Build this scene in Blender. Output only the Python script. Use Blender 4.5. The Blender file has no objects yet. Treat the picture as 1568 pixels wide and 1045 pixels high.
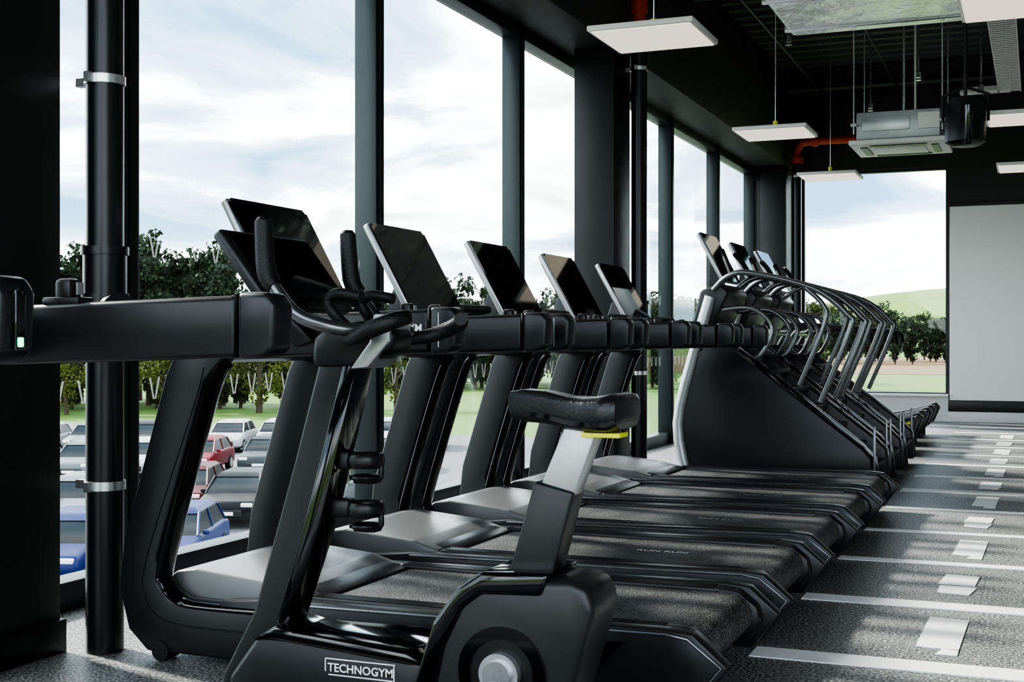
import bpy, bmesh, math, random
from mathutils import Vector, Matrix, Euler
random.seed(7)
sc = bpy.context.scene
sc.view_settings.view_transform = 'AgX'
sc.view_settings.look = 'AgX - High Contrast'
sc.view_settings.exposure = 0.55
H = 1.12

# ------------------------------------------------------------------ materials
def mat(name, col, rough=0.5, metal=0.0, spec=0.5, nscale=30, namt=0.12, bump=0.0, emit=None, estr=0, coat=0.0, bdist=0.01):
    m = bpy.data.materials.new(name); m.use_nodes = True
    nt = m.node_tree; b = nt.nodes['Principled BSDF']
    b.inputs['Metallic'].default_value = metal
    b.inputs['Specular IOR Level'].default_value = spec
    b.inputs['Coat Weight'].default_value = coat
    b.inputs['Coat Roughness'].default_value = 0.08
    tc = nt.nodes.new('ShaderNodeTexCoord')
    n = nt.nodes.new('ShaderNodeTexNoise'); n.inputs['Scale'].default_value = nscale; n.inputs['Detail'].default_value = 4
    nt.links.new(tc.outputs['Object'], n.inputs['Vector'])
    r = nt.nodes.new('ShaderNodeMapRange')
    r.inputs['To Min'].default_value = 1-namt; r.inputs['To Max'].default_value = 1+namt
    nt.links.new(n.outputs['Fac'], r.inputs['Value'])
    mx = nt.nodes.new('ShaderNodeVectorMath'); mx.operation = 'SCALE'
    mx.inputs[0].default_value = col[:3]
    nt.links.new(r.outputs['Result'], mx.inputs['Scale'])
    nt.links.new(mx.outputs['Vector'], b.inputs['Base Color'])
    rr = nt.nodes.new('ShaderNodeMapRange')
    rr.inputs['To Min'].default_value = max(0.02, rough*(1-namt)); rr.inputs['To Max'].default_value = min(1, rough*(1+namt))
    nt.links.new(n.outputs['Fac'], rr.inputs['Value'])
    nt.links.new(rr.outputs['Result'], b.inputs['Roughness'])
    if bump:
        bp = nt.nodes.new('ShaderNodeBump'); bp.inputs['Strength'].default_value = bump; bp.inputs['Distance'].default_value = bdist
        nt.links.new(n.outputs['Fac'], bp.inputs['Height']); nt.links.new(bp.outputs['Normal'], b.inputs['Normal'])
    if emit:
        b.inputs['Emission Color'].default_value = (*emit, 1); b.inputs['Emission Strength'].default_value = estr
    return m

def speckle(name, base, dots, scale, thr, rough, soft=0.06, bump=0.0, spec=0.4, mott=.25, mscale=1.7):
    m = bpy.data.materials.new(name); m.use_nodes = True
    nt = m.node_tree; b = nt.nodes['Principled BSDF']
    tc = nt.nodes.new('ShaderNodeTexCoord')
    n = nt.nodes.new('ShaderNodeTexNoise'); n.inputs['Scale'].default_value = scale; n.inputs['Detail'].default_value = 2
    n2 = nt.nodes.new('ShaderNodeTexNoise'); n2.inputs['Scale'].default_value = mscale; n2.inputs['Detail'].default_value = 6
    nt.links.new(tc.outputs['Object'], n.inputs['Vector']); nt.links.new(tc.outputs['Object'], n2.inputs['Vector'])
    r = nt.nodes.new('ShaderNodeValToRGB')
    r.color_ramp.elements[0].position = thr; r.color_ramp.elements[0].color = (*base, 1)
    r.color_ramp.elements[1].position = thr+soft; r.color_ramp.elements[1].color = (*dots, 1)
    nt.links.new(n.outputs['Fac'], r.inputs['Fac'])
    mr = nt.nodes.new('ShaderNodeMapRange'); mr.inputs['From Min'].default_value=.3; mr.inputs['From Max'].default_value=.7
    mr.inputs['To Min'].default_value = 1-mott; mr.inputs['To Max'].default_value = 1+mott
    nt.links.new(n2.outputs['Fac'], mr.inputs['Value'])
    mx = nt.nodes.new('ShaderNodeVectorMath'); mx.operation = 'SCALE'
    nt.links.new(r.outputs['Color'], mx.inputs[0]); nt.links.new(mr.outputs['Result'], mx.inputs['Scale'])
    nt.links.new(mx.outputs['Vector'], b.inputs['Base Color'])
    b.inputs['Roughness'].default_value = rough; b.inputs['Specular IOR Level'].default_value = spec
    if bump:
        bp = nt.nodes.new('ShaderNodeBump'); bp.inputs['Strength'].default_value = bump; bp.inputs['Distance'].default_value = 0.003
        nt.links.new(n.outputs['Fac'], bp.inputs['Height']); nt.links.new(bp.outputs['Normal'], b.inputs['Normal'])
    return m

BLK = mat('matte_black_plastic', (.012,.012,.013), .36)
GLS = mat('gloss_black_plastic', (.005,.005,.006), .10, coat=.5)
GRY = mat('charcoal_metal', (.028,.029,.031), .33, .3)
DGR = mat('dark_grey_plastic', (.020,.021,.022), .36)
HOOD = mat('satin_grey_cover', (.17,.172,.174), .34, .3, namt=.05)
SIL = mat('silver_metal', (.62,.63,.64), .28, .9)
SAT = mat('satin_alu', (.45,.46,.47), .35, .7)
RAILM = mat('dark_satin_tube', (.20,.205,.21), .28, .8)
SCR = mat('screen_glass', (.006,.006,.007), .04, spec=.5, namt=.02)
RUB = mat('rubber_black', (.010,.010,.010), .5, bump=.2, nscale=200)
LEA = mat('saddle_vinyl', (.018,.018,.020), .32, bump=.15, nscale=120)
YEL = mat('yellow_accent', (.8,.78,.03), .4)
WHT = mat('white_print', (.85,.85,.85), .5)
GRN = mat('green_led', (.05,.6,.2), .3, emit=(.05,.9,.35), estr=3)
BELT = speckle('treadmill_belt', (.035,.035,.036), (.19,.19,.185), 170, .53, .55, bump=.2, mott=.45, mscale=6, spec=.35)
RIB = mat('ribbed_footrail', (.022,.022,.024), .32)
FRAME = mat('window_frame_paint', (.024,.032,.033), .36)
COLM = mat('column_paint', (.020,.020,.020), .5, nscale=6)
BULK = mat('bulkhead_paint', (.040,.042,.038), .55, nscale=4)
CEIL = mat('ceiling_deck_paint', (.060,.061,.060), .6, nscale=5)
WALLW = mat('white_wall_paint', (.62,.62,.61), .7, nscale=8, namt=.04)
BOARD = mat('projection_board', (.78,.775,.75), .6, nscale=3, namt=.03)
PIPE = mat('pipe_black_paint', (.015,.015,.016), .28, namt=.04)
ORG = mat('orange_sprinkler_pipe', (.55,.06,.02), .3)
FOIL = mat('foil_insulation', (.90,.90,.90), .3, .6, nscale=4, bump=1, bdist=.06, namt=.1)
PANEL = mat('led_panel', (.62,.56,.48), .5, emit=(1,.88,.72), estr=.5, namt=.03)
ACW = mat('ac_white_plastic', (.7,.69,.66), .4, namt=.04)
ACG = mat('galvanised_steel', (.40,.41,.42), .4, .5, nscale=12)
LINE = mat('floor_line_paint', (.90,.90,.89), .5, nscale=15, namt=.05)
FLOOR = speckle('speckled_rubber_floor', (.11,.11,.11), (.42,.42,.41), 90, .50, .5, spec=.35, mott=.08)
ASPH = mat('asphalt', (.12,.12,.125), .9, nscale=.4)
GRASS = mat('grass', (.085,.155,.018), .9, nscale=.05, namt=.3)
FIELD = mat('dry_field', (.15,.085,.03), .9, nscale=.04, namt=.4)
HILL = mat('hill_grass', (.10,.165,.022), .9, nscale=.01, namt=.25)
LEAF1 = mat('foliage_dark', (.025,.040,.018), .8, nscale=.6, namt=.5, spec=.2)
LEAF2 = mat('foliage_olive', (.055,.062,.018), .8, nscale=.6, namt=.5, spec=.2)
LEAF3 = mat('foliage_bright', (.09,.10,.02), .8, nscale=.6, namt=.4, spec=.2)
BARK = mat('bark', (.07,.05,.035), .9)
CGLASS = mat('car_window', (.010,.012,.014), .2, spec=.15, namt=.02)
TYRE = mat('tyre', (.012,.012,.012), .8)

def glassmat():
    m = bpy.data.materials.new('window_glass'); m.use_nodes = True
    nt = m.node_tree; nt.nodes.clear()
    o = nt.nodes.new('ShaderNodeOutputMaterial'); t = nt.nodes.new('ShaderNodeBsdfTransparent')
    t.inputs['Color'].default_value = (.955,.98,.965,1)
    g = nt.nodes.new('ShaderNodeBsdfGlossy'); g.inputs['Roughness'].default_value = .02; g.inputs['Color'].default_value=(.9,.95,.95,1)
    f = nt.nodes.new('ShaderNodeLayerWeight'); f.inputs['Blend'].default_value = .5
    p = nt.nodes.new('ShaderNodeMath'); p.operation='POWER'; p.inputs[1].default_value=5; nt.links.new(f.outputs['Facing'],p.inputs[0])
    q = nt.nodes.new('ShaderNodeMath'); q.operation='MULTIPLY_ADD'; q.inputs[1].default_value=.5; q.inputs[2].default_value=.02; nt.links.new(p.outputs[0],q.inputs[0])
    mx = nt.nodes.new('ShaderNodeMixShader')
    nt.links.new(q.outputs[0], mx.inputs[0]); nt.links.new(t.outputs[0], mx.inputs[1]); nt.links.new(g.outputs[0], mx.inputs[2])
    nt.links.new(mx.outputs[0], o.inputs[0]); return m
GLASS = glassmat()
def vmat():
    m = bpy.data.materials.new('frosted_vinyl'); m.use_nodes = True
    nt = m.node_tree; nt.nodes.clear()
    o = nt.nodes.new('ShaderNodeOutputMaterial'); t = nt.nodes.new('ShaderNodeBsdfTransparent')
    l = nt.nodes.new('ShaderNodeBsdfTranslucent'); l.inputs['Color'].default_value=(.95,.97,.97,1)
    dd = nt.nodes.new('ShaderNodeBsdfDiffuse'); dd.inputs['Color'].default_value=(.9,.92,.92,1)
    m1 = nt.nodes.new('ShaderNodeMixShader'); m1.inputs[0].default_value=.3; nt.links.new(l.outputs[0],m1.inputs[1]); nt.links.new(dd.outputs[0],m1.inputs[2])
    m2 = nt.nodes.new('ShaderNodeMixShader'); m2.inputs[0].default_value=.13; nt.links.new(t.outputs[0],m2.inputs[1]); nt.links.new(m1.outputs[0],m2.inputs[2])
    nt.links.new(m2.outputs[0],o.inputs[0])
    return m
VIN = vmat()

# ------------------------------------------------------------------ mesh builder
class MB:
    def __init__(s): s.v=[]; s.f=[]; s.m=[]; s.mats=[]
    def mi(s,m):
        if m not in s.mats: s.mats.append(m)
        return s.mats.index(m)
    def add(s, vs, fs, m):
        b=len(s.v); k=s.mi(m)
        s.v += [tuple(v) for v in vs]
        for f in fs: s.f.append([b+i for i in f]); s.m.append(k)
    def addbm(s,bm,m,M=None):
        bm.verts.index_update()
        s.add([(M@v.co if M else v.co.copy()) for v in bm.verts], [[v.index for v in f.verts] for f in bm.faces], m); bm.free()
    def box(s,c,sz,m,rot=(0,0,0),bev=0,seg=2):
        bm=bmesh.new(); bmesh.ops.create_cube(bm,size=1)
        for v in bm.verts: v.co=Vector((v.co.x*sz[0],v.co.y*sz[1],v.co.z*sz[2]))
        if bev: bmesh.ops.bevel(bm,geom=bm.edges[:],offset=bev,segments=seg,affect='EDGES',profile=.5)
        s.addbm(bm,m,Matrix.Translation(c)@Euler(rot).to_matrix().to_4x4())
    def prism(s,pts,y0,y1,m,bev=0,seg=2,M=None,axis='Y'):
        bm=bmesh.new()
        def P(p,y): return (p[0],y,p[1]) if axis=='Y' else ((y,p[0],p[1]) if axis=='X' else (p[0],p[1],y))
        a=[bm.verts.new(P(p,y0)) for p in pts]; b=[bm.verts.new(P(p,y1)) for p in pts]
        bm.faces.new(a); bm.faces.new(b[::-1]); n=len(pts)
        for i in range(n): bm.faces.new([a[i],b[i],b[(i+1)%n],a[(i+1)%n]])
        bmesh.ops.recalc_face_normals(bm,faces=bm.faces[:])
        if bev:
            bmesh.ops.bevel(bm,geom=bm.edges[:],offset=bev,segments=seg,affect='EDGES',profile=.5,clamp_overlap=True)
        bmesh.ops.triangulate(bm,faces=[f for f in bm.faces if len(f.verts)>4])
        s.addbm(bm,m,M)
    def tube(s,pts,r,m,n=12,closed=False,sq=None,smooth=0):
        pts=[Vector(p) for p in pts]
        if smooth:
            out=[]; N=len(pts); rr=r if isinstance(r,(list,tuple)) else None; ro=[]
            rng = range(N if closed else N-1)
            for i in rng:
                p0=pts[(i-1)%N] if (closed or i>0) else pts[i]; p1=pts[i]; p2=pts[(i+1)%N]
                p3=pts[(i+2)%N] if (closed or i+2<N) else p2
                for k in range(smooth):
                    t=k/smooth
                    out.append(.5*((2*p1)+(p2-p0)*t+(2*p0-5*p1+4*p2-p3)*t*t+(3*p1-p0-3*p2+p3)*t**3))
                    if rr: ro.append(rr[i]*(1-t)+rr[(i+1)%N]*t)
            if not closed:
                out.append(pts[-1]); 
                if rr: ro.append(rr[-1])
            pts=out
            if rr: r=ro
        N=len(pts); rings=[]
        T=[]
        for i in range(N):
            if closed: t=pts[(i+1)%N]-pts[i-1]
            else: t=pts[min(i+1,N-1)]-pts[max(i-1,0)]
            T.append(t.normalized())
        up=Vector((0,0,1)) if abs(T[0].z)<.9 else Vector((1,0,0))
        nrm=(up-T[0]*up.dot(T[0])).normalized()
        vs=[]
        for i in range(N):
            nrm=(nrm-T[i]*nrm.dot(T[i]));
            nrm.normalize(); bn=T[i].cross(nrm)
            ri=r[i] if isinstance(r,(list,tuple)) else r
            a,b=(sq if sq else (1,1))
            for k in range(n):
                an=2*math.pi*k/n
                vs.append(pts[i]+nrm*math.cos(an)*ri*a+bn*math.sin(an)*ri*b)
        fs=[]
        for i in range(N if closed else N-1):
            j=(i+1)%N
            for k in range(n):
                l=(k+1)%n; fs.append([i*n+k,i*n+l,j*n+l,j*n+k])
        if not closed:
            fs.append(list(range(n))[::-1]); fs.append([(N-1)*n+k for k in range(n)])
        s.add(vs,fs,m)
    def cyl(s,p0,p1,r,m,n=24): s.tube([p0,p1],r,m,n)
    def disc_ring(s,c,ro,ri,th,m,n=32):  # ring with axis Y
        vs=[];fs=[]
        for k in range(n):
            a=2*math.pi*k/n
            for (r,y) in ((ro,-th/2),(ro,th/2),(ri,th/2),(ri,-th/2)):
                vs.append((c[0]+r*math.cos(a),c[1]+y,c[2]+r*math.sin(a)))
        for k in range(n):
            l=(k+1)%n
            for q in range(4):
                w=(q+1)%4; fs.append([k*4+q,k*4+w,l*4+w,l*4+q])
        s.add(vs,fs,m)
    def loft(s,rings,m):
        n=len(rings[0]); vs=[p for r in rings for p in r]; fs=[]
        for i in range(len(rings)-1):
            for k in range(n):
                l=(k+1)%n; fs.append([i*n+k,i*n+l,(i+1)*n+l,(i+1)*n+k])
        fs.append(list(range(n))[::-1]); fs.append([(len(rings)-1)*n+k for k in range(n)])
        s.add(vs,fs,m)
    def text(s,txt,size,M,m,ext=.0008):
        cu=bpy.data.curves.new('t','FONT'); cu.body=txt; cu.size=size; cu.extrude=ext; cu.align_x='CENTER'; cu.resolution_u=3; cu.offset=size*.012
        o=bpy.data.objects.new('t',cu); sc.collection.objects.link(o)
        dg=bpy.context.evaluated_depsgraph_get(); dg.update()
        me=o.evaluated_get(dg).to_mesh()
        s.add([M@v.co for v in me.vertices],[list(p.vertices) for p in me.polygons],m)
        bpy.data.objects.remove(o)
    def mesh(s,name,ang=38,origin=(0,0,0)):
        me=bpy.data.meshes.new(name)
        o=origin
        me.from_pydata([(v[0]-o[0],v[1]-o[1],v[2]-o[2]) for v in s.v],[],s.f)
        for m in s.mats: me.materials.append(m)
        me.polygons.foreach_set('material_index',s.m)
        me.polygons.foreach_set('use_smooth',[True]*len(s.f))
        me.update()
        bm=bmesh.new(); bm.from_mesh(me); bmesh.ops.recalc_face_normals(bm,faces=bm.faces[:]); bm.to_mesh(me); bm.free()
        me.set_sharp_from_angle(angle=math.radians(ang))
        return me
    def obj(s,name,loc=(0,0,0),rot=(0,0,0),ang=38,origin=(0,0,0)):
        return inst(name,s.mesh(name,ang,origin),loc,rot)
def inst(name,me,loc=(0,0,0),rot=(0,0,0),scale=(1,1,1)):
    o=bpy.data.objects.new(name,me); o.location=loc; o.rotation_euler=rot; o.scale=scale
    sc.collection.objects.link(o); return o

# ------------------------------------------------------------------ room shell
XG=-3.84; YB=18.75; ZC=4.85; ZS=3.57; XR=6.0; YF=-2.5
b=MB(); b.box(((XG-.16+XR)/2,(YF+YB)/2,-.1),(XR-XG+.16,YB-YF,.2),FLOOR); b.obj('floor')
# corrugated ceiling deck: ribs run across the room
b=MB(); pts=[]; y=YF
prof=[]
while y<YB-.3:
    prof += [(y,ZC),(y+.13,ZC),(y+.17,ZC+.09),(y+.29,ZC+.09)]; y+=.33
prof.append((YB,ZC)); prof += [(YB,ZC+.2),(YF,ZC+.2)]
vs=[(-3.25,p[0],p[1]) for p in prof]+[(XR,p[0],p[1]) for p in prof]; n=len(prof)
b.add(vs,[[i,(i+1)%n,(i+1)%n+n,i+n] for i in range(n)],CEIL); b.obj('ceiling')
# bulkhead / soffit over windows
b=MB(); b.box(((XG-.16-3.25)/2,(YF+YB)/2,(ZS+ZC+.2)/2),(-3.25-XG+.16,YB-YF,ZC+.2-ZS),BULK,bev=.004); b.obj('trim_bulkhead')
# steel beams under the deck
for y in (5.2,12.7,17.9):
    b=MB(); b.box((1.375,y,ZC-.02),(9.2,.18,.02),CEIL); b.box((1.375,y,ZC-.14),(9.2,.02,.24),CEIL); b.box((1.375,y,ZC-.27),(9.2,.18,.02),CEIL); b.obj('trim_beam')
# back wall with window opening
WX0,WX1,WZ0,WZ1=-3.17,-1.15,.36,3.55
b=MB()
b.box(((XG-.16+WX0)/2,YB+.15,ZC/2+.1),(WX0-XG+.16,.3,ZC+.2),BULK)
b.box(((WX1+XR)/2,YB+.15,ZC/2+.1),(XR-WX1,.3,ZC+.2),BULK)
b.box(((WX0+WX1)/2,YB+.15,(WZ1+ZC+.2)/2),(WX1-WX0,.3,ZC+.2-WZ1),BULK)
b.box(((WX0+WX1)/2,YB+.15,WZ0/2),(WX1-WX0,.3,WZ0),WALLW)
b.obj('wall_back')
b=MB(); b.box(((WX1+XR)/2,YB-.02,(.30+2.98)/2),(XR-WX1-.04,.04,2.68),BOARD,bev=.004)
b.box(((WX1+XR)/2,YB-.025,3.0),(XR-WX1-.04,.05,.03),BLK); b.obj('trim_wall_board')
b=MB(); b.box(((WX1+XR)/2,YB-.02,.22),(XR-WX1,.05,.15),BLK,bev=.003)
b.box(((WX1+XR)/2,YB-.02,.072),(XR-WX1,.05,.143),WALLW,bev=.003); b.obj('baseboard_back')
b=MB()
b.box(((WX0+WX1)/2,YB+.15,(WZ0+WZ1)/2),(WX1-WX0,.012,WZ1-WZ0),GLASS)
for x in (WX0+.02,WX1-.02): b.box((x,YB+.12,(WZ0+WZ1)/2),(.04,.1,WZ1-WZ0),FRAME)
for z in (WZ0+.02,WZ1-.02): b.box(((WX0+WX1)/2,YB+.12,z),(WX1-WX0-.08,.1,.04),FRAME)
b.box(((WX0+WX1)/2,YB+.02,WZ0+.005),(WX1-WX0,.2,.03),ACW)
b.obj('window_back')
b=MB(); b.box((XR+.1,(YF+YB)/2,ZC/2),(.2,YB-YF,ZC),WALLW); b.obj('wall_right')

# curtain wall glazing: mullions, head, sill, panes
mull=[-2.2,.05,2.3,4.55,6.86,9.18,11.4,13.6,15.8,18.0]
b=MB()
for y in mull:
    b.box((XG+.065,y+.052,ZS/2),(.15,.105,ZS),FRAME,bev=.006)
    b.box((XG+.145,y+.052,ZS/2),(.012,.045,ZS-.02),BLK)
b.box((XG+.05,(YF+YB)/2,ZS-.045),(.14,YB-YF,.09),FRAME,bev=.005)
b.box((XG+.05,(YF+YB)/2,.06),(.14,YB-YF,.12),FRAME,bev=.005)
b.obj('trim_mullions')
ys=[YF]+mull+[YB]; k=1
for i in range(len(ys)-1):
    y0=ys[i]+(.105 if i else 0); y1=ys[i+1]
    b=MB(); b.box((XG+.02,(y0+y1)/2,(ZS)/2),(.012,y1-y0,ZS-.2),GLASS); b.obj('window_%d'%k); k+=1
# frosted V manifestation decals
b=MB()
for zz in (1.56,.9):
    y=2.5
    while y<18.4:
        for sgn in (-1,1):
            M=Matrix.Translation((XG+.029,y,zz))
            vs=[M@Vector(p) for p in ((0,0,-.05),(0,sgn*.012,-.05),(0,sgn*.040,.05),(0,sgn*.026,.05))]
            b.add(vs,[[0,1,2,3]],VIN)
        y+=.16
b.obj('window_decals')
# columns
for i,yf in enumerate((3.65,10.6,18.4)):
    b=MB(); b.box((-3.425,yf-.225,ZS/2),(.35,.45,ZS),COLM,bev=.006); b.box((-3.425,yf-.225,.06),(.38,.48,.12),BLK,bev=.004)
    b.obj('column')
# rainwater / sprinkler pipes
for i,(yp) in enumerate((3.73,10.44,18.1)):
    b=MB(); x=-3.12; r=.067
    b.cyl((x,yp,0),(x,yp,3.62),r,PIPE,32)
    for z in (.6,2.06,3.3) if i==0 else (.85,3.42): 
        b.cyl((x,yp,z-.016),(x,yp,z+.016),r+.006,SIL,32)
        b.box((x-.09,yp,z),(.06,.03,.03),SIL)
        b.box((x+.0,yp-r-.015,z),(.02,.04,.035),SIL)
    for z in (1.36,): 
        b.cyl((x,yp,z-.09),(x,yp,z+.09),r+.010,PIPE,32)
        b.cyl((x,yp,z+.07),(x,yp,z+.1),r+.018,PIPE,32); b.cyl((x,yp,z-.1),(x,yp,z-.07),r+.018,PIPE,32)
    if i==0:
        b.cyl((x,yp,1.17),(x,yp,1.27),r+.012,PIPE,32)
        b.cyl((x,yp,1.22),(x+.12,yp-.07,1.22),.055,PIPE,24); b.cyl((x+.10,yp-.06,1.22),(x+.135,yp-.08,1.22),.07,BLK,24)
    # red elbow over black pipe
    b.cyl((x,yp,3.60),(x,yp,3.68),r+.022,ORG,24)
    if i<2:
        b.tube([(x,yp,3.62),(x,yp,4.2),(x,yp,ZC-.02)],.055,ORG,16); b.cyl((x,yp,3.9),(x,yp,4.0),.075,ORG,20)
    else:
        b.tube([(x,yp,3.62),(x,yp,3.76),(x+.05,yp,3.86),(x+.16,yp,3.90),(x+.8,yp,3.90)],.055,ORG,16,smooth=4)
        b.cyl((x+.22,yp,3.90),(x+.30,yp,3.90),.075,ORG,20)
    b.obj('sprinkler_pipe')

# floor track lines + number blocks
b=MB()
wd={3:.15,4:.14,5:.10,6:.09,7:.09,8:.2}
for i in range(16):
    y=1.35+i*1.085
    b.box((1.2-.05,y,.002),(4.2,wd.get(i,.12),.004),LINE)
for i in range(14):
    y=1.35+i*1.085+.30; x=-.34
    if i%2==1: 
        b.prism([(x-.075,y),(x+.075,y-.02),(x+.085,y+.52),(x-.065,y+.54)],.0005,.004,LINE,axis='Z')
        b.prism([(x-.0,y-.10),(x+.075,y-.10),(x+.075,y-.01),(x+.02,y-.01)],.0005,.004,LINE,axis='Z')
    else:
        b.prism([(x-.075,y),(x+.06,y-.02),(x+.085,y+.17),(x-.075,y+.18)],.0005,.004,LINE,axis='Z')
        b.prism([(x-.085,y+.22),(x+.075,y+.21),(x+.085,y+.46),(x-.065,y+.48)],.0005,.004,LINE,axis='Z')
b.obj('floor_markings')

# ------------------------------------------------------------------ treadmill
def treadmill_mesh():
    b=MB()
    for s in (-1,1):
        def Y(a,c): return (min(s*a,s*c),max(s*a,s*c))
        y0,y1=Y(.355,.435)
        up=[(-2.58,1.12),(-2.76,1.12),(-2.82,1.0),(-3.0,.42),(-3.02,.24),(-2.98,.10),(-2.90,.03),(-2.3,.03),(-2.3,.20),(-2.70,.20),(-2.80,.215),(-2.855,.27),(-2.86,.36),(-2.66,.98),(-2.58,1.06)]
        b.prism(up,y0,y1,DGR,bev=.010,seg=3)
        # glossy inner loop
        b.tube([(-2.6,s*.395,1.04),(-2.66,s*.395,.93),(-2.84,s*.395,.36),(-2.84,s*.395,.27),(-2.79,s*.395,.22),(-2.70,s*.395,.20),(-2.3,s*.395,.20)],.03,GLS,12,smooth=5,sq=(.7,1.5))
        # lighter pinstripe down the outer upright
        b.tube([(-2.66,s*.436,1.03),(-2.70,s*.436,.90),(-2.90,s*.436,.36),(-2.905,s*.436,.22),(-2.84,s*.436,.15),(-2.70,s*.436,.13),(-2.3,s*.436,.13)],.003,GRY,6,smooth=4)
        # deck side rail
        y0,y1=Y(.365,.432)
        b.prism([(-2.6,.06),(-2.6,.225),(-2.4,.245),(-1.02,.262),(-.94,.255),(-.835,.165),(-.93,.04),(-1.0,.04),(-1.10,.09),(-1.3,.075)],y0,y1,GRY,bev=.008)
        b.tube([(-2.4,s*.434,.235),(-1.02,s*.434,.250),(-.955,s*.434,.24),(-.855,s*.434,.165),(-.94,s*.434,.055)],.005,RAILM,8)
        # glossy side insert
        y0,y1=Y(.43,.438); b.prism([(-2.3,.09),(-2.3,.20),(-1.15,.215),(-1.25,.10)],y0,y1,GLS,bev=.002)
        # ribbed foot rail
        y0,y1=Y(.295,.368)
        b.box((-1.66,s*.3315,.243),(1.26,.073,.022),RIB,bev=.004)
        for k in range(6): b.box((-1.66,s*(.303+k*.0115),.2555),(1.22,.004,.004),BLK)
        # rear corner cap
        b.prism([(-1.05,.06),(-1.05,.258),(-.965,.25),(-.90,.20),(-.885,.15),(-.92,.09),(-.98,.06)],y0,y1,BLK,bev=.01)
        # hand rail
        y0,y1=Y(.363,.437)
        b.prism([(-2.66,1.055),(-2.2,1.07),(-1.80,1.083),(-1.80,1.222),(-2.2,1.212),(-2.66,1.20)],y0,y1,BLK,bev=.014,seg=3)
        y0,y1=Y(.358,.442)
        b.prism([(-1.795,1.078),(-1.73,1.082),(-1.70,1.10),(-1.695,1.20),(-1.715,1.228),(-1.795,1.229)],y0,y1,GRY,bev=.014,seg=3)
        b.box((-1.798,s*.4,1.155),(.006,.08,.14),GLS)
        b.box((-1.76,s*.4425,1.155),(.004,.004,.11),SAT)
        b.box((-2.30,s*.40,1.235),(.05,.045,.07),BLK,bev=.012)
        b.box((-2.30,s*.40,1.215),(.11,.06,.02),DGR,bev=.006)
        b.box((-2.265,s*.40,1.245),(.006,.02,.03),SAT)
        # feet
        b.cyl((-1.08,s*.4,0),(-1.08,s*.4,.09),.03,RUB,16)
        b.cyl((-2.84,s*.36,.035),(-2.84,s*.44,.035),.035,RUB,20)
        b.tube([(-2.50,s*.27,1.2),(-2.50,s*.27,1.06)],[.052,.046],BLK,20)
        b.tube([(-2.44,s*.13,1.2),(-2.33,s*.13,1.25),(-2.30,s*.13,1.26)],.018,RUB,12)
    b.tube([(-2.30,-.15,1.26),(-2.30,.15,1.26)],.018,RUB,12)
    # belt
    bel=[(-2.36,.10),(-2.36,.242),(-1.0,.242)]
    for k in range(1,9):
        a=math.pi/2-k*math.pi/9; bel.append((-.985+.072*math.cos(a),.170+.072*math.sin(a)))
    bel.append((-1.0,.098))
    b.prism(bel,-.293,.293,BELT)
    b.text('RUN RUN',.05,Matrix.Translation((-1.45,.0,.2422))@Euler((0,0,0)).to_matrix().to_4x4(),SAT,ext=.0004)
    # motor hood
    b.prism([(-2.88,.07),(-2.88,.27),(-2.83,.305),(-2.75,.315),(-2.42,.285),(-2.30,.25),(-2.30,.07)],-.357,.357,HOOD,bev=.012,seg=3)
    b.prism([(-2.48,.27),(-2.30,.262),(-2.24,.25),(-2.24,.235),(-2.48,.235)],-.30,.30,BLK,bev=.006)
    # console cross body
    b.prism([(-2.76,1.04),(-2.76,1.16),(-2.66,1.22),(-2.46,1.21),(-2.40,1.17),(-2.40,1.12),(-2.52,1.06)],-.36,.36,DGR,bev=.015,seg=3)
    b.prism([(-2.50,1.21),(-2.60,1.38),(-2.66,1.38),(-2.72,1.20)],-.07,.07,BLK,bev=.01)
    rt=(0,math.radians(-29),0)
    b.box((-2.595,0,1.435),(.034,.53,.44),SAT,rot=rt,bev=.010,seg=3)
    M=Matrix.Translation((-2.595,0,1.435))@Euler(rt).to_matrix().to_4x4()
    bm=bmesh.new(); bmesh.ops.create_cube(bm,size=1)
    bmesh.ops.bevel(bm,geom=[e for e in bm.edges if abs(e.verts[0].co.x-e.verts[1].co.x)>.5],offset=.04,segments=4,affect='EDGES')
    for v in bm.verts: v.co=Vector((v.co.x*.007+.0175,v.co.y*.525,v.co.z*.435))
    b.addbm(bm,SCR,M)
    b.box(M@Vector((-.020,0,0)),(.022,.46,.36),DGR,rot=rt,bev=.008)
    # under frame crossbars
    b.box((-2.85,0,.09),(.12,.7,.08),BLK,bev=.01); b.box((-1.12,0,.12),(.08,.72,.05),BLK)
    b.text('TECHNOGYM',.035,Matrix.Translation((-1.93,-.4378,1.15))@Euler((math.pi/2,0,0)).to_matrix().to_4x4(),WHT)
    return b.mesh('treadmill',origin=(-1.9,0,0))
TM=treadmill_mesh()
for y in (4.12,5.17,6.22,7.27,8.32): inst('treadmill',TM,(-1.9,y,0))
tz=inst('treadmill',TM,(-1.75,2.04,0))
b=MB(); b.box((-1.545,1.637,1.155),(.012,.022,.10),GLS,bev=.003); b.box((-1.538,1.634,1.118),(.006,.011,.016),GRN,bev=.002)
q=b.obj('status_light'); q.parent=tz; q.matrix_parent_inverse=Matrix.Translation((1.75,-2.04,0))

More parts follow.
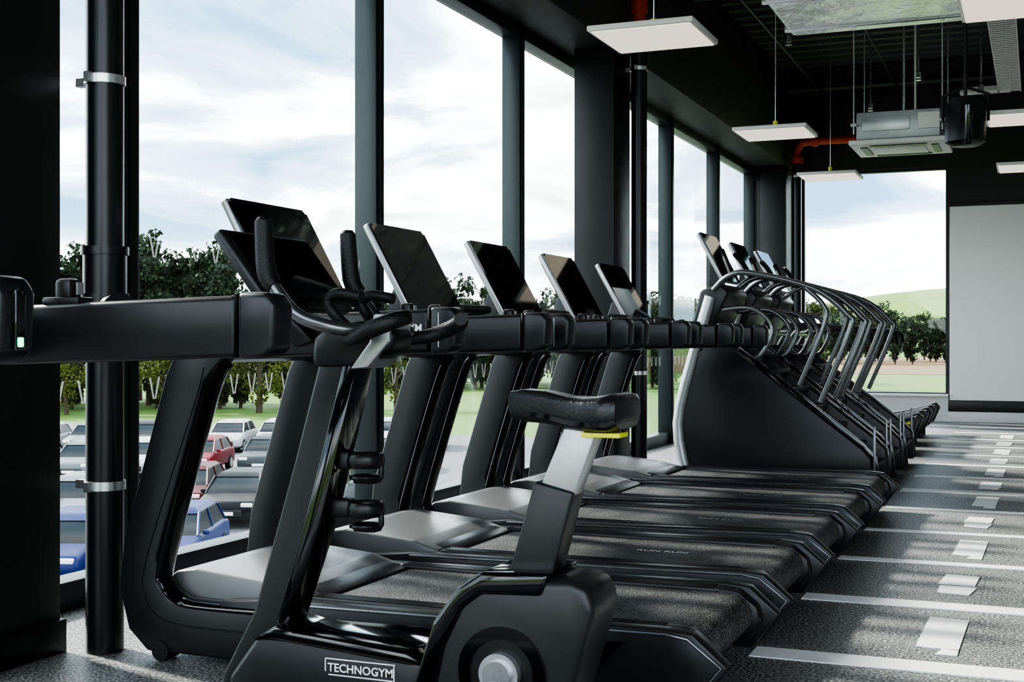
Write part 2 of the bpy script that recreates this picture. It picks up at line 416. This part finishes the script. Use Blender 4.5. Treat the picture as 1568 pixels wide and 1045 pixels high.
# ------------------------------------------------------------------ exercise bike
def bike():
    b=MB()
    RX=Euler((math.pi/2,0,0)).to_matrix().to_4x4()
    # front post
    b.prism([(-1.78,1.08),(-1.67,1.08),(-1.79,.62),(-1.90,.30),(-1.93,.16),(-2.08,.06),(-2.12,.06),(-2.09,.20),(-1.99,.38),(-1.86,.80)],-.045,.045,DGR,bev=.010,seg=3)
    b.prism([(-1.705,1.07),(-1.662,1.07),(-1.780,.62),(-1.875,.36),(-1.90,.33),(-1.915,.36),(-1.83,.62)],-.05,.05,GLS,bev=.006)
    # front stabiliser, base beam
    b.tube([(-2.08,-.27,.06),(-2.10,-.2,.07),(-2.10,.2,.07),(-2.08,.27,.06)],.05,BLK,16,smooth=3)
    b.tube([(-1.0,-.25,.055),(-1.0,.25,.055)],.045,BLK,16)
    for s in (-1,1):
        b.cyl((-2.08,s*.24,0),(-2.08,s*.24,.04),.03,RUB,16); b.cyl((-1.0,s*.22,0),(-1.0,s*.22,.04),.03,RUB,16)
    # lower housing between post and rear body
    b.prism([(-2.02,.07),(-2.05,.20),(-1.95,.33),(-1.88,.345),(-1.50,.305),(-1.40,.29),(-.98,.20),(-.96,.05)],-.085,.085,DGR,bev=.018,seg=3)
    b.prism([(-1.97,.31),(-1.89,.358),(-1.84,.345),(-1.50,.318),(-1.44,.29),(-1.50,.288),(-1.86,.315),(-1.90,.315)],-.092,.092,GLS,bev=.006)
    b.text('TECHNOGYM',.031,Matrix.Translation((-1.635,-.0865,.250))@RX,WHT)
    for (cx,cz,sx,sz) in ((-1.635,.283,.205,.003),(-1.635,.241,.19,.003),(-1.739,.266,.003,.034),(-1.536,.261,.003,.042)):
        b.box((cx,-.0865,cz),(sx,.002,sz),WHT)
    # rear body shell
    shell=[(-1.47,.10),(-1.455,.22),(-1.395,.40),(-1.335,.49),(-1.285,.53),(-1.05,.54),(-1.005,.525),(-.985,.47),(-1.01,.38),(-1.06,.22),(-1.05,.07),(-1.37,.06)]
    b.prism(shell,-.105,.105,DGR,bev=.028,seg=4)
    trim=[(-1.49,.12),(-1.47,.25),(-1.415,.41),(-1.345,.505),(-1.285,.545),(-1.10,.552),(-1.12,.495),(-1.28,.488),(-1.33,.45),(-1.38,.35),(-1.41,.22),(-1.42,.12)]
    b.prism(trim,-.112,.112,GLS,bev=.012,seg=3)
    CX,CZ=-1.225,.30
    for s in (-1,1):
        b.disc_ring((CX,s*.108,CZ),.115,.085,.02,GLS,40)
        b.cyl((CX,s*.09,CZ),(CX,s*.112,CZ),.086,BLK,40)
        b.cyl((CX,s*.11,CZ),(CX,s*.135,CZ),.052,SAT,32)
        b.cyl((CX,s*.13,CZ),(CX,s*.148,CZ),.036,SIL,28)
        b.prism([(CX-.03,CZ-.02),(CX+.03,CZ-.02),(CX+.03,.10),(CX-.02,.10)] if s<0 else [(CX-.03,CZ+.02),(CX+.03,CZ+.02),(CX+.01,.46),(CX-.02,.46)],min(s*.148,s*.17),max(s*.148,s*.17),SAT,bev=.006)
        zc=.11 if s<0 else .455
        b.box((CX,s*.225,zc),(.10,.10,.025),RUB,bev=.006)
        b.tube([(CX-.05,s*.19,zc),(CX-.04,s*.20,zc+.05),(CX-.03,s*.25,zc+.06),(CX-.04,s*.27,zc)],.006,BLK,8,smooth=3)
    # seat post sleeve + alu slider
    b.prism([(-1.245,.50),(-1.125,.50),(-1.06,.745),(-1.165,.77)],-.045,.045,DGR,bev=.008,seg=3)
    b.prism([(-1.16,.74),(-1.065,.73),(-1.0,.905),(-1.09,.905)],-.034,.034,SAT,bev=.006,seg=3)
    b.box((-1.02,0,.900),(.16,.06,.03),BLK,bev=.008)
    b.box((-.985,-.03,.890),(.10,.07,.012),YEL,bev=.003)
    # saddle loft (nose toward the handlebars, -X)
    secs=[(-1.245,.020,.945,.985),(-1.238,.034,.925,.998),(-1.20,.043,.915,1.004),(-1.14,.050,.912,1.000),(-1.08,.068,.900,.988),(-1.03,.092,.895,.986),(-.98,.112,.895,.992),(-.955,.115,.897,.998),(-.935,.105,.905,.995),(-.925,.08,.925,.98)]
    rings=[]
    for (x,w,z0,z1) in secs:
        ring=[]
        for k in range(24):
            a=2*math.pi*k/24; c,s_=math.cos(a),math.sin(a)
            e=.6
            yy=w*math.copysign(abs(c)**e,c); zz=(z0+z1)/2+(z1-z0)/2*math.copysign(abs(s_)**e,s_)
            if s_>0: zz-=.006*(1-abs(c))
            ring.append((x,yy,zz))
        rings.append(ring)
    b.loft(rings,LEA)
    # base band under the cushion
    ring2=[[(x,p[1]*1.012,z) for p,z in zip(r,[ (zz0+.028) if k<=12 else (zz0+.016) for k in range(24)])] for (x,w,zz0,z1),r in zip(secs[2:-1],rings[2:-1])]
    b.loft(ring2,GLS)
    # bottle holders
    for z in (.80,.67):
        b.tube([(-1.665+.045*math.cos(a)*1.0,.045*math.sin(a),z) for a in [i*math.pi/10 for i in range(20)]],.013,BLK,10,closed=True,sq=(1.5,.5))
        b.tube([(-1.665+.04*math.cos(a)*1.0,.04*math.sin(a),z-.045) for a in [i*math.pi/10 for i in range(20)]],.006,BLK,8,closed=True)
        b.box((-1.735,0,z),(.06,.05,.05),BLK,bev=.01)
        b.tube([(-1.622,0,z),(-1.625,0,z-.05),(-1.70,0,z-.055)],.008,BLK,8,smooth=4)
    # handlebar hub and bars
    b.prism([(-1.80,1.05),(-1.80,1.13),(-1.74,1.17),(-1.60,1.175),(-1.545,1.14),(-1.56,1.09),(-1.66,1.05)],-.06,.06,BLK,bev=.02,seg=3)
    b.prism([(-1.68,1.045),(-1.625,1.05),(-1.56,1.12),(-1.565,1.19),(-1.61,1.19),(-1.62,1.12)],-.065,.065,SAT,bev=.006)
    for s in (-1,1):
        b.tube([(-1.66,s*.03,1.14),(-1.60,s*.12,1.145),(-1.66,s*.19,1.155),(-1.75,s*.215,1.19),(-1.82,s*.22,1.27)],.017,RAILM,14,smooth=6)
        b.tube([(-1.81,s*.22,1.26),(-1.835,s*.22,1.30),(-1.845,s*.218,1.43)],[.022,.026,.023],RUB,16,smooth=4)
        b.tube([(-1.845,s*.218,1.428),(-1.845,s*.218,1.44)],[.023,.014],RUB,16)
        b.tube([(-1.66,s*.10,1.125),(-1.59,s*.19,1.13),(-1.53,s*.215,1.15),(-1.48,s*.20,1.170),(-1.46,s*.16,1.180)],[.018,.02,.022,.022,.018],RUB,14,smooth=6)
        b.tube([(-1.68,s*.06,1.15),(-1.71,s*.09,1.19),(-1.73,s*.09,1.225),(-1.70,s*.09,1.245),(-1.63,s*.09,1.235)],.015,RUB,12,smooth=5)
    # tablet tray and console screen
    rt=(0,math.radians(-38),0)
    b.prism([(-1.80,1.12),(-1.95,1.26),(-1.98,1.25),(-1.86,1.10)],-.05,.05,BLK,bev=.008)
    b.box((-1.915,0,1.305),(.034,.43,.26),DGR,rot=rt,bev=.010,seg=3)
    M=Matrix.Translation((-1.915,0,1.305))@Euler(rt).to_matrix().to_4x4()
    bm=bmesh.new(); bmesh.ops.create_cube(bm,size=1)
    for v in bm.verts: v.co=Vector((v.co.x*.005+.0175,v.co.y*.40,v.co.z*.23))
    b.addbm(bm,SCR,M)
    b.box(M@Vector((.03,0,-.12)),(.05,.36,.02),BLK,rot=rt,bev=.005)
    return b.obj('exercise_bike',(-1.5,3.03,0),origin=(-1.5,0,0))
bike()

# ------------------------------------------------------------------ stair climber
def climber_mesh():
    b=MB()
    for s in (-1,1):
        y0,y1=min(s*.30,s*.38),max(s*.30,s*.38)
        b.prism([(-2.40,.05),(-2.48,.5),(-2.36,1.04),(-2.24,1.09),(-2.04,1.08),(-1.14,.38),(-1.06,.30),(-1.04,.05)],y0,y1,BLK,bev=.016,seg=3)
        y0,y1=min(s*.375,s*.39),max(s*.375,s*.39)
        b.prism([(-2.03,1.085),(-1.13,.385),(-1.05,.30),(-1.03,.06),(-1.08,.06),(-1.10,.28),(-1.16,.345),(-2.05,1.03)],y0,y1,GLS,bev=.004)
        b.tube([(-2.42,s*.36,.06),(-2.50,s*.36,.5),(-2.38,s*.36,1.02),(-2.26,s*.34,1.45)],.045,SAT,16,smooth=4)
        b.box((-1.07,s*.383,.28),(.018,.02,.46),RAILM,bev=.004)
        # rails
        b.tube([(-2.24,s*.33,1.5),(-2.12,s*.36,1.60),(-1.95,s*.37,1.62),(-1.5,s*.37,1.50),(-1.26,s*.37,1.31),(-1.24,s*.37,1.20),(-1.45,s*.37,.68)],.022,RAILM,12,smooth=5)
        if s<0: b.tube([(-1.56,s*.37,1.51),(-1.43,s*.37,1.38),(-1.42,s*.37,1.24),(-1.60,s*.37,.80)],.018,RAILM,12,smooth=5)
        b.tube([(-2.2,s*.30,1.35),(-1.95,s*.33,1.36),(-1.80,s*.34,1.22),(-1.88,s*.36,1.02),(-1.98,s*.37,1.0)],.018,RAILM,12,smooth=5)
        b.tube([(-2.1,s*.36,1.62),(-2.16,s*.30,1.74),(-2.2,s*.22,1.80)],.02,RUB,12,smooth=4)
        b.cyl((-2.3,s*.33,0),(-2.3,s*.33,.06),.03,RUB,14); b.cyl((-1.15,s*.33,0),(-1.15,s*.33,.06),.03,RUB,14)
    # steps
    for k in range(7):
        x=-1.16-k*.145; z=.22+k*.135
        b.box((x,0,z),(.20,.60,.03),RUB,bev=.005); b.box((x-.09,0,z+.065),(.015,.58,.12),BLK)
    b.box((-1.75,0,.12),(1.25,.6,.16),BLK,bev=.01)
    b.prism([(-2.40,.1),(-2.44,.5),(-2.33,1.05),(-2.15,1.05),(-2.15,.1)],-.3,.3,BLK,bev=.01)
    b.prism([(-2.40,1.25),(-2.34,1.50),(-2.18,1.55),(-2.12,1.48),(-2.25,1.22)],-.34,.34,DGR,bev=.02,seg=3)
    rt=(0,math.radians(-28),0); M=Matrix.Translation((-2.28,0,1.75))@Euler(rt).to_matrix().to_4x4()
    b.box((-2.28,0,1.75),(.034,.53,.42),SAT,rot=rt,bev=.012,seg=3)
    b.box(M@Vector((.018,0,0)),(.007,.525,.415),SCR,rot=rt)
    b.prism([(-2.22,1.5),(-2.28,1.70),(-2.33,1.70),(-2.34,1.48)],-.06,.06,BLK)
    return b.mesh('stair_climber',origin=(-1.75,0,0))
CM=climber_mesh()
for y in (9.75,10.8,11.85): inst('stair_climber',CM,(-1.75,y,0))

# ------------------------------------------------------------------ curved manual treadmill
def curved_mesh():
    b=MB(); N=14
    def zc(x): u=(x+2.05)/.85; return .20+.16*u*u
    xs=[-2.9+i*1.7/N for i in range(N+1)]
    top=[(x,zc(x)) for x in xs]
    b.prism([(x,z+.005) for x,z in top]+[(x,z-.05) for x,z in top[::-1]],-.27,.27,BELT)
    for s in (-1,1):
        y0,y1=min(s*.27,s*.39),max(s*.27,s*.39)
        b.prism([(x,z+.03) for x,z in top]+[(-1.15,.33),(-1.22,.16),(-1.4,.07),(-2.6,.07),(-2.92,.18)],y0,y1,DGR,bev=.015)
        b.tube([(x,s*.392,z-.03) for x,z in top],.012,YEL,8)
        b.tube([(-2.75,s*.36,.2),(-2.72,s*.36,.8),(-2.55,s*.36,1.2),(-2.3,s*.36,1.28),(-1.7,s*.36,1.22),(-1.62,s*.36,1.12)],.026,GRY,12,smooth=5)
        b.tube([(-2.0,s*.36,1.25),(-1.65,s*.36,1.215),(-1.60,s*.36,1.10)],.036,RUB,12,smooth=3)
        b.cyl((-1.35,s*.33,0),(-1.35,s*.33,.1),.03,RUB,12); b.cyl((-2.7,s*.33,0),(-2.7,s*.33,.1),.03,RUB,12)
    b.tube([(-2.55,-.36,1.2),(-2.55,.36,1.2)],.03,GRY,12)
    b.box((-2.55,0,1.33),(.03,.3,.2),SCR,rot=(0,math.radians(-25),0),bev=.01)
    return b.mesh('curved_treadmill',origin=(-2.0,0,0))
CU=curved_mesh()
for y in (13.4,14.6,15.8): inst('curved_treadmill',CU,(-1.93,y,0))

# ------------------------------------------------------------------ ceiling fittings
def led_mesh():
    b=MB(); b.box((0,0,.018),(.6,.6,.03),ACW,bev=.004); b.box((0,0,.0),(.56,.56,.008),PANEL)
    b.box((0,0,.05),(.16,.06,.04),BLK,bev=.005)
    b.cyl((0,0,.06),(0,0,ZC-2.85),.004,SIL,8)
    b.cyl((0,0,.07),(0,0,.11),.02,YEL,10)
    return b.mesh('ceiling_light_panel')
LM=led_mesh()
for x in (-2.02,-.08,1.9,3.9):  # right-hand and nearest panels are unseen, added to fill the interior with light
    for y in (.2,3.6,7.05,10.7,13.75):
        if x<-1 and y<5: continue
        inst('ceiling_light_panel',LM,(x,y,2.84))
# air-con cassette
b=MB()
b.box((0,0,.17),(.70,.70,.24),ACG,bev=.01); b.box((0,0,.02),(.82,.82,.045),ACW,bev=.012,seg=3)
b.box((0,0,-.006),(.44,.44,.012),ACW,bev=.004)
for k in range(4):
    a=k*math.pi/2; b.box((.30*math.cos(a),.30*math.sin(a),-.006),(.06 if k%2==0 else .48,.48 if k%2==0 else .06,.01),DGR)
b.box((.26,-.355,.19),(.18,.02,.14),ACW,bev=.005); b.box((-.1,-.353,.18),(.4,.015,.12),SAT,bev=.004)
for sx in (-.37,.37):
    for sy in (-.37,.37): b.cyl((sx,sy,.1),(sx,sy,ZC-2.86),.006,SIL,8); b.box((sx,sy,.18),(.05,.05,.02),ACG)
b.cyl((.0,.2,.3),(.0,.2,ZC-2.86),.012,SIL,8); b.cyl((.1,.2,.3),(.1,.2,ZC-2.86),.01,ACW,8)
b.obj('air_conditioner_cassette',(-1.13,11.95,2.84))
# loudspeaker
b=MB(); b.tube([(0,0,-.18),(0,0,-.15),(0,0,.12),(0,0,.17)],[.10,.145,.145,.11],BLK,28)
b.tube([(.02,-.1,-.17),(.03,-.14,-.10),(.03,-.145,.10)],.03,GLS,12); b.tube([(0,0,.16),(0,0,1.05)],.014,BLK,10)
b.tube([(-.16,0,0),(-.16,0,.2),(0,0,.26),(.16,0,.2),(.16,0,0)],.012,BLK,8)
b.obj('hanging_loudspeaker',(-.50,10.1,2.75))
# insulated duct
b=MB(); b.box((.0,9.9,4.06),(4.05,3.1,.5),FOIL,bev=.06,seg=3)
for y in (8.9,10.2,11.2): b.box((0,y,4.06),(4.08,.05,.53),SIL,bev=.02)
for x in (-1.4,0,1.4): b.cyl((x,10.3,4.27),(x,10.3,ZC-.02),.008,SIL,8)
b.obj('ventilation_duct')
# cable tray
b=MB()
for y0,y1,x0,x1 in ((13.0,17.4,-.46,-.2),):
    for x in (x0,x1): b.box((x,(y0+y1)/2,4.3),(.01,y1-y0,.06),ACW)
    y=y0
    while y<y1: b.box(((x0+x1)/2,y,4.275),(x1-x0,.05,.006),ACW); y+=.09
b.box((-.62,17.3,4.3),(.6,.22,.06),ACW)
for y in (13.5,15.5,17.2): b.cyl((-.33,y,4.3),(-.33,y,ZC-.02),.006,SIL,8)
b.obj('cable_tray')
# conduits
b=MB()
for x in (-2.75,-1.75): b.cyl((x,6,ZC-.31),(x,18.6,ZC-.31),.012,DGR,8)
b.obj('electrical_conduit')
# sprinkler droppers
for (x,y) in ((-2.2,9),(-2.2,12.3),(-.6,15.5),(-1.2,14.5),(.3,13.0),(-1.9,16.2)):
    b=MB(); b.cyl((0,0,0),(0,0,ZC-4.02),.012,SIL,8); b.cyl((0,0,-.03),(0,0,.03),.03,SIL,12); b.cyl((0,0,-.06),(0,0,-.05),.035,SIL,12)
    b.obj('sprinkler_head',(x,y,4.0))

# ------------------------------------------------------------------ outside
GZ=-4.3
b=MB(); b.box((0,0,GZ-.5),(4000,4000,1),GRASS); b.obj('ground')
b=MB(); b.box((-52,17,GZ+.01),(94,100,.02),ASPH)
for i in range(34):
    for yy in (24,41): b.box((-72+i*2.5,yy,GZ+.022),(.1,4.6,.008),LINE)
b.obj('car_park')
b=MB(); b.box((-60,330,GZ+.03),(500,230,.06),FIELD); b.obj('dry_field')
# hill
b=MB(); N=30; vs=[];fs=[]
for i in range(N+1):
    for j in range(N+1):
        u=i/N*2-1; v=j/N*2-1; r=min(1,math.hypot(u,v)); h=(math.cos(math.pi*r)+1)/2
        vs.append((-40+u*320,800+v*260,GZ-1+35*h*(1+.1*math.sin(5*u+1))))
for i in range(N):
    for j in range(N): a=i*(N+1)+j; fs.append([a,a+1,a+N+2,a+N+1])
b.add(vs,fs,HILL); b.obj('hill')

def tree_mesh(h,spread,leaf,nb,nl,ls,trunk=.35,conical=False):
    b=MB(); b.tube([(0,0,0),(.1,0,h*.4),(0,.1,h*.8)],[.22,.16,.05],BARK,8)
    for k in range(nb):
        t=trunk+(1-trunk)*random.random()
        rr=spread*(1-.75*t if conical else math.sin(math.pi*min(1,.25+.75*(1-t)+.1)))
        a=random.random()*6.28; q=random.random()**.5*rr
        c=Vector((q*math.cos(a),q*math.sin(a),t*h)); br=spread*random.uniform(.16,.36)
        b.tube([(0,0,max(.3,c.z-.8)),tuple(c)],[.06,.02],BARK,5)
        for i in range(nl):
            d=Vector((random.gauss(0,1),random.gauss(0,1),random.gauss(0,.7))).normalized()*br*random.random()**.4
            p=c+d; e=Euler((random.random()*6,random.random()*6,random.random()*6)).to_matrix()
            l=ls*random.uniform(.6,1.3)
            b.add([p+e@Vector(v) for v in ((-l,0,0),(0,-l*.6,0),(l,0,0),(0,l*.6,0))],[[0,1,2,3]],leaf)
    me=bpy.data.meshes.new('tree'); me.from_pydata(b.v,[],b.f)
    for m in b.mats: me.materials.append(m)
    me.polygons.foreach_set('material_index',b.m); me.update(); return me
T1=tree_mesh(13,3.2,LEAF1,44,90,.24,.3,True)
T2=tree_mesh(10,3.6,LEAF2,40,90,.26,.08)
T3=tree_mesh(5.5,2.2,LEAF3,26,60,.14,.15)
T4=tree_mesh(12,4,LEAF1,44,90,.28,.10)
def polar(az,dist):
    a=math.radians(az); return (-math.sin(a)*dist, math.cos(a)*dist)
def plant(name,me,az,dist,s=1):
    x,y=polar(az,dist); inst(name,me,(x,y,GZ),(0,0,random.random()*6.28),(s,s,s*random.uniform(.9,1.1)))
for i in range(40): plant('pine_tree',T1,35+14*i/40+random.uniform(-.3,.3),random.uniform(110,130),random.uniform(.9,1.05))
for i in range(70):
    plant('broadleaf_tree',random.choice([T2,T4]),10+28*i/70+random.uniform(-.5,.5),random.uniform(140,175),random.uniform(.8,1.0))
for i in range(10): plant('young_tree',T3,25+21*i/10+random.uniform(-.8,.8),random.uniform(96,102),random.uniform(.8,1.3))
for i in range(12): plant('broadleaf_tree',T2,31+17*i/12+random.uniform(-.5,.5),random.uniform(103,108),random.uniform(.5,.75))
for i in range(70): plant('broadleaf_tree',random.choice([T2,T4,T4]),random.uniform(-3,13),random.uniform(290,390),random.uniform(.8,1.15))

# cars
def car_mesh(paint):
    b=MB()
    b.prism([(-2.08,.30),(-2.12,.62),(-2.0,.80),(-1.1,.95),(1.45,.98),(1.98,.92),(2.08,.62),(2.02,.30)],-.86,.86,paint,bev=.09,seg=3)
    base=[(-1.15,-.80,.93),(-1.15,.80,.93),(1.75,.80,.95),(1.75,-.80,.95)]
    mid=[(-.45,-.66,1.38),(-.45,.66,1.38),(1.35,.66,1.40),(1.35,-.66,1.40)]
    b.loft([base,mid],CGLASS)
    b.loft([[(-.5,-.67,1.36),(-.5,.67,1.36),(1.4,.67,1.38),(1.4,-.67,1.38)],[(-.3,-.56,1.47),(-.3,.56,1.47),(1.2,.56,1.48),(1.2,-.56,1.48)]],paint)
    for s in (-1,1):
        for x0,x1 in ((-1.12,-.46),(.35,.35),(1.72,1.37)): b.tube([(x0,s*.80,.93),(x1,s*.67,1.38)],.035,paint,6)
        for x in (-1.32,1.32):
            b.cyl((x,s*.68,.32),(x,s*.88,.32),.32,TYRE,20); b.cyl((x,s*.87,.32),(x,s*.89,.32),.2,SAT,14)
        b.box((-2.02,s*.62,.70),(.14,.34,.13),ACW,bev=.03); b.box((2.03,s*.66,.78),(.1,.28,.16),ORG,bev=.03)
        b.box((-.85,s*.93,.98),(.12,.16,.11),paint,bev=.03)
    b.box((-2.10,0,.48),(.06,1.0,.2),BLK,bev=.02); b.box((-2.13,0,.47),(.02,.5,.1),WHT)
    return b.mesh('car')
cols={'black':(.006,.006,.008),'red':(.14,.004,.008),'white':(.34,.34,.35),'silver':(.13,.14,.15),'blue':(.008,.015,.09),'maroon':(.07,.004,.010),'grey':(.04,.045,.05)}
cm={k:car_mesh(mat('car_paint_'+k,v,.4,.0,spec=.2)) for k,v in cols.items()}
cars=[('blue',41.2,31),('blue',37.0,31.5),('silver',45.5,30),
('grey',43.6,38),('silver',40.9,39.5),('maroon',36.4,42),('black',34.2,39.5),('silver',30.6,41),('black',27.0,41.5),
('black',43.0,53),('silver',40.6,53),('white',38.3,53.5),('red',35.9,54),('grey',33.0,54),('grey',30.0,54),('white',27.4,54),
('white',42.4,65),('silver',40.3,65),('black',38.2,65),('white',34.6,65),('white',32.6,65),('silver',30.4,65),('white',28,65),('grey',26,65)]
for k,az,ds in cars:
    x,y=polar(az,ds); inst('car',cm[k],(x,y,GZ+.022),(0,0,math.radians(112+random.uniform(-2,2))))
# lamp posts
def post_mesh():
    b=MB(); b.tube([(0,0,0),(0,0,8)],[.09,.05],SAT,10); b.tube([(0,0,7.9),(.6,0,8.1),(1.1,0,8.1)],.04,SAT,8); b.box((1.2,0,8.08),(.5,.2,.08),SAT,bev=.02)
    return b.mesh('street_lamp')
PM=post_mesh()
for az,d in ((43.2,50),(25,80),(13,110)): x,y=polar(az,d); inst('street_lamp',PM,(x,y,GZ+.02),(0,0,1.0))

# ------------------------------------------------------------------ world + sun
w=bpy.data.worlds.new('World'); sc.world=w; w.use_nodes=True; nt=w.node_tree; nt.nodes.clear()
o=nt.nodes.new('ShaderNodeOutputWorld'); bg=nt.nodes.new('ShaderNodeBackground')
tc=nt.nodes.new('ShaderNodeTexCoord'); sp=nt.nodes.new('ShaderNodeSeparateXYZ'); nt.links.new(tc.outputs['Generated'],sp.inputs[0])
def mth(op,a,bv):
    n=nt.nodes.new('ShaderNodeMath'); n.operation=op
    for i,v in enumerate((a,bv)):
        if isinstance(v,(int,float)): n.inputs[i].default_value=v
        else: nt.links.new(v,n.inputs[i])
    return n.outputs[0]
z=mth('ADD',mth('MAXIMUM',sp.outputs[2],0.0),.20)
cx=mth('DIVIDE',sp.outputs[0],z); cy=mth('DIVIDE',sp.outputs[1],z)
cb=nt.nodes.new('ShaderNodeCombineXYZ'); nt.links.new(cx,cb.inputs[0]); nt.links.new(cy,cb.inputs[1]); cb.inputs[2].default_value=3.3
no=nt.nodes.new('ShaderNodeTexNoise'); no.inputs['Scale'].default_value=1.5; no.inputs['Detail'].default_value=9; no.inputs['Roughness'].default_value=.52; no.inputs['Distortion'].default_value=.5
nt.links.new(cb.outputs[0],no.inputs['Vector'])
rp=nt.nodes.new('ShaderNodeValToRGB'); cr=rp.color_ramp
cr.elements[0].position=.38; cr.elements[0].color=(.10,.18,.27,1)
cr.elements[1].position=.48; cr.elements[1].color=(.27,.36,.45,1)
e=cr.elements.new(.55); e.color=(.90,.90,.90,1)
e=cr.elements.new(.62); e.color=(.62,.63,.65,1)
e=cr.elements.new(.72); e.color=(.22,.24,.265,1)
nt.links.new(no.outputs['Fac'],rp.inputs['Fac'])
hz=nt.nodes.new('ShaderNodeMapRange'); hz.inputs['From Min'].default_value=0; hz.inputs['From Max'].default_value=.10; hz.inputs['To Min'].default_value=.5; hz.inputs['To Max'].default_value=0
nt.links.new(sp.outputs[2],hz.inputs['Value'])
mx=nt.nodes.new('ShaderNodeMix'); mx.data_type='RGBA'; nt.links.new(hz.outputs[0],mx.inputs[0]); nt.links.new(rp.outputs[0],mx.inputs[6]); mx.inputs[7].default_value=(.46,.49,.52,1)
nt.links.new(mx.outputs[2],bg.inputs['Color']); bg.inputs['Strength'].default_value=5.0
nt.links.new(bg.outputs[0],o.inputs[0])
sl=bpy.data.lights.new('sun','SUN'); sl.energy=6.5; sl.angle=math.radians(5); sl.color=(1,.96,.9)
so=bpy.data.objects.new('sun',sl); sc.collection.objects.link(so)
d=Vector((.80,-.22,-.60)); so.rotation_euler=d.to_track_quat('-Z','Y').to_euler()

# ------------------------------------------------------------------ camera
cd=bpy.data.cameras.new('camera'); cd.sensor_width=36; cd.lens=36*1964/1568; cd.clip_end=5000; cd.clip_start=.05
co=bpy.data.objects.new('camera',cd); co.location=(0,0,H); co.rotation_euler=(math.radians(90),0,math.radians(22.3)); sc.collection.objects.link(co); sc.camera=co
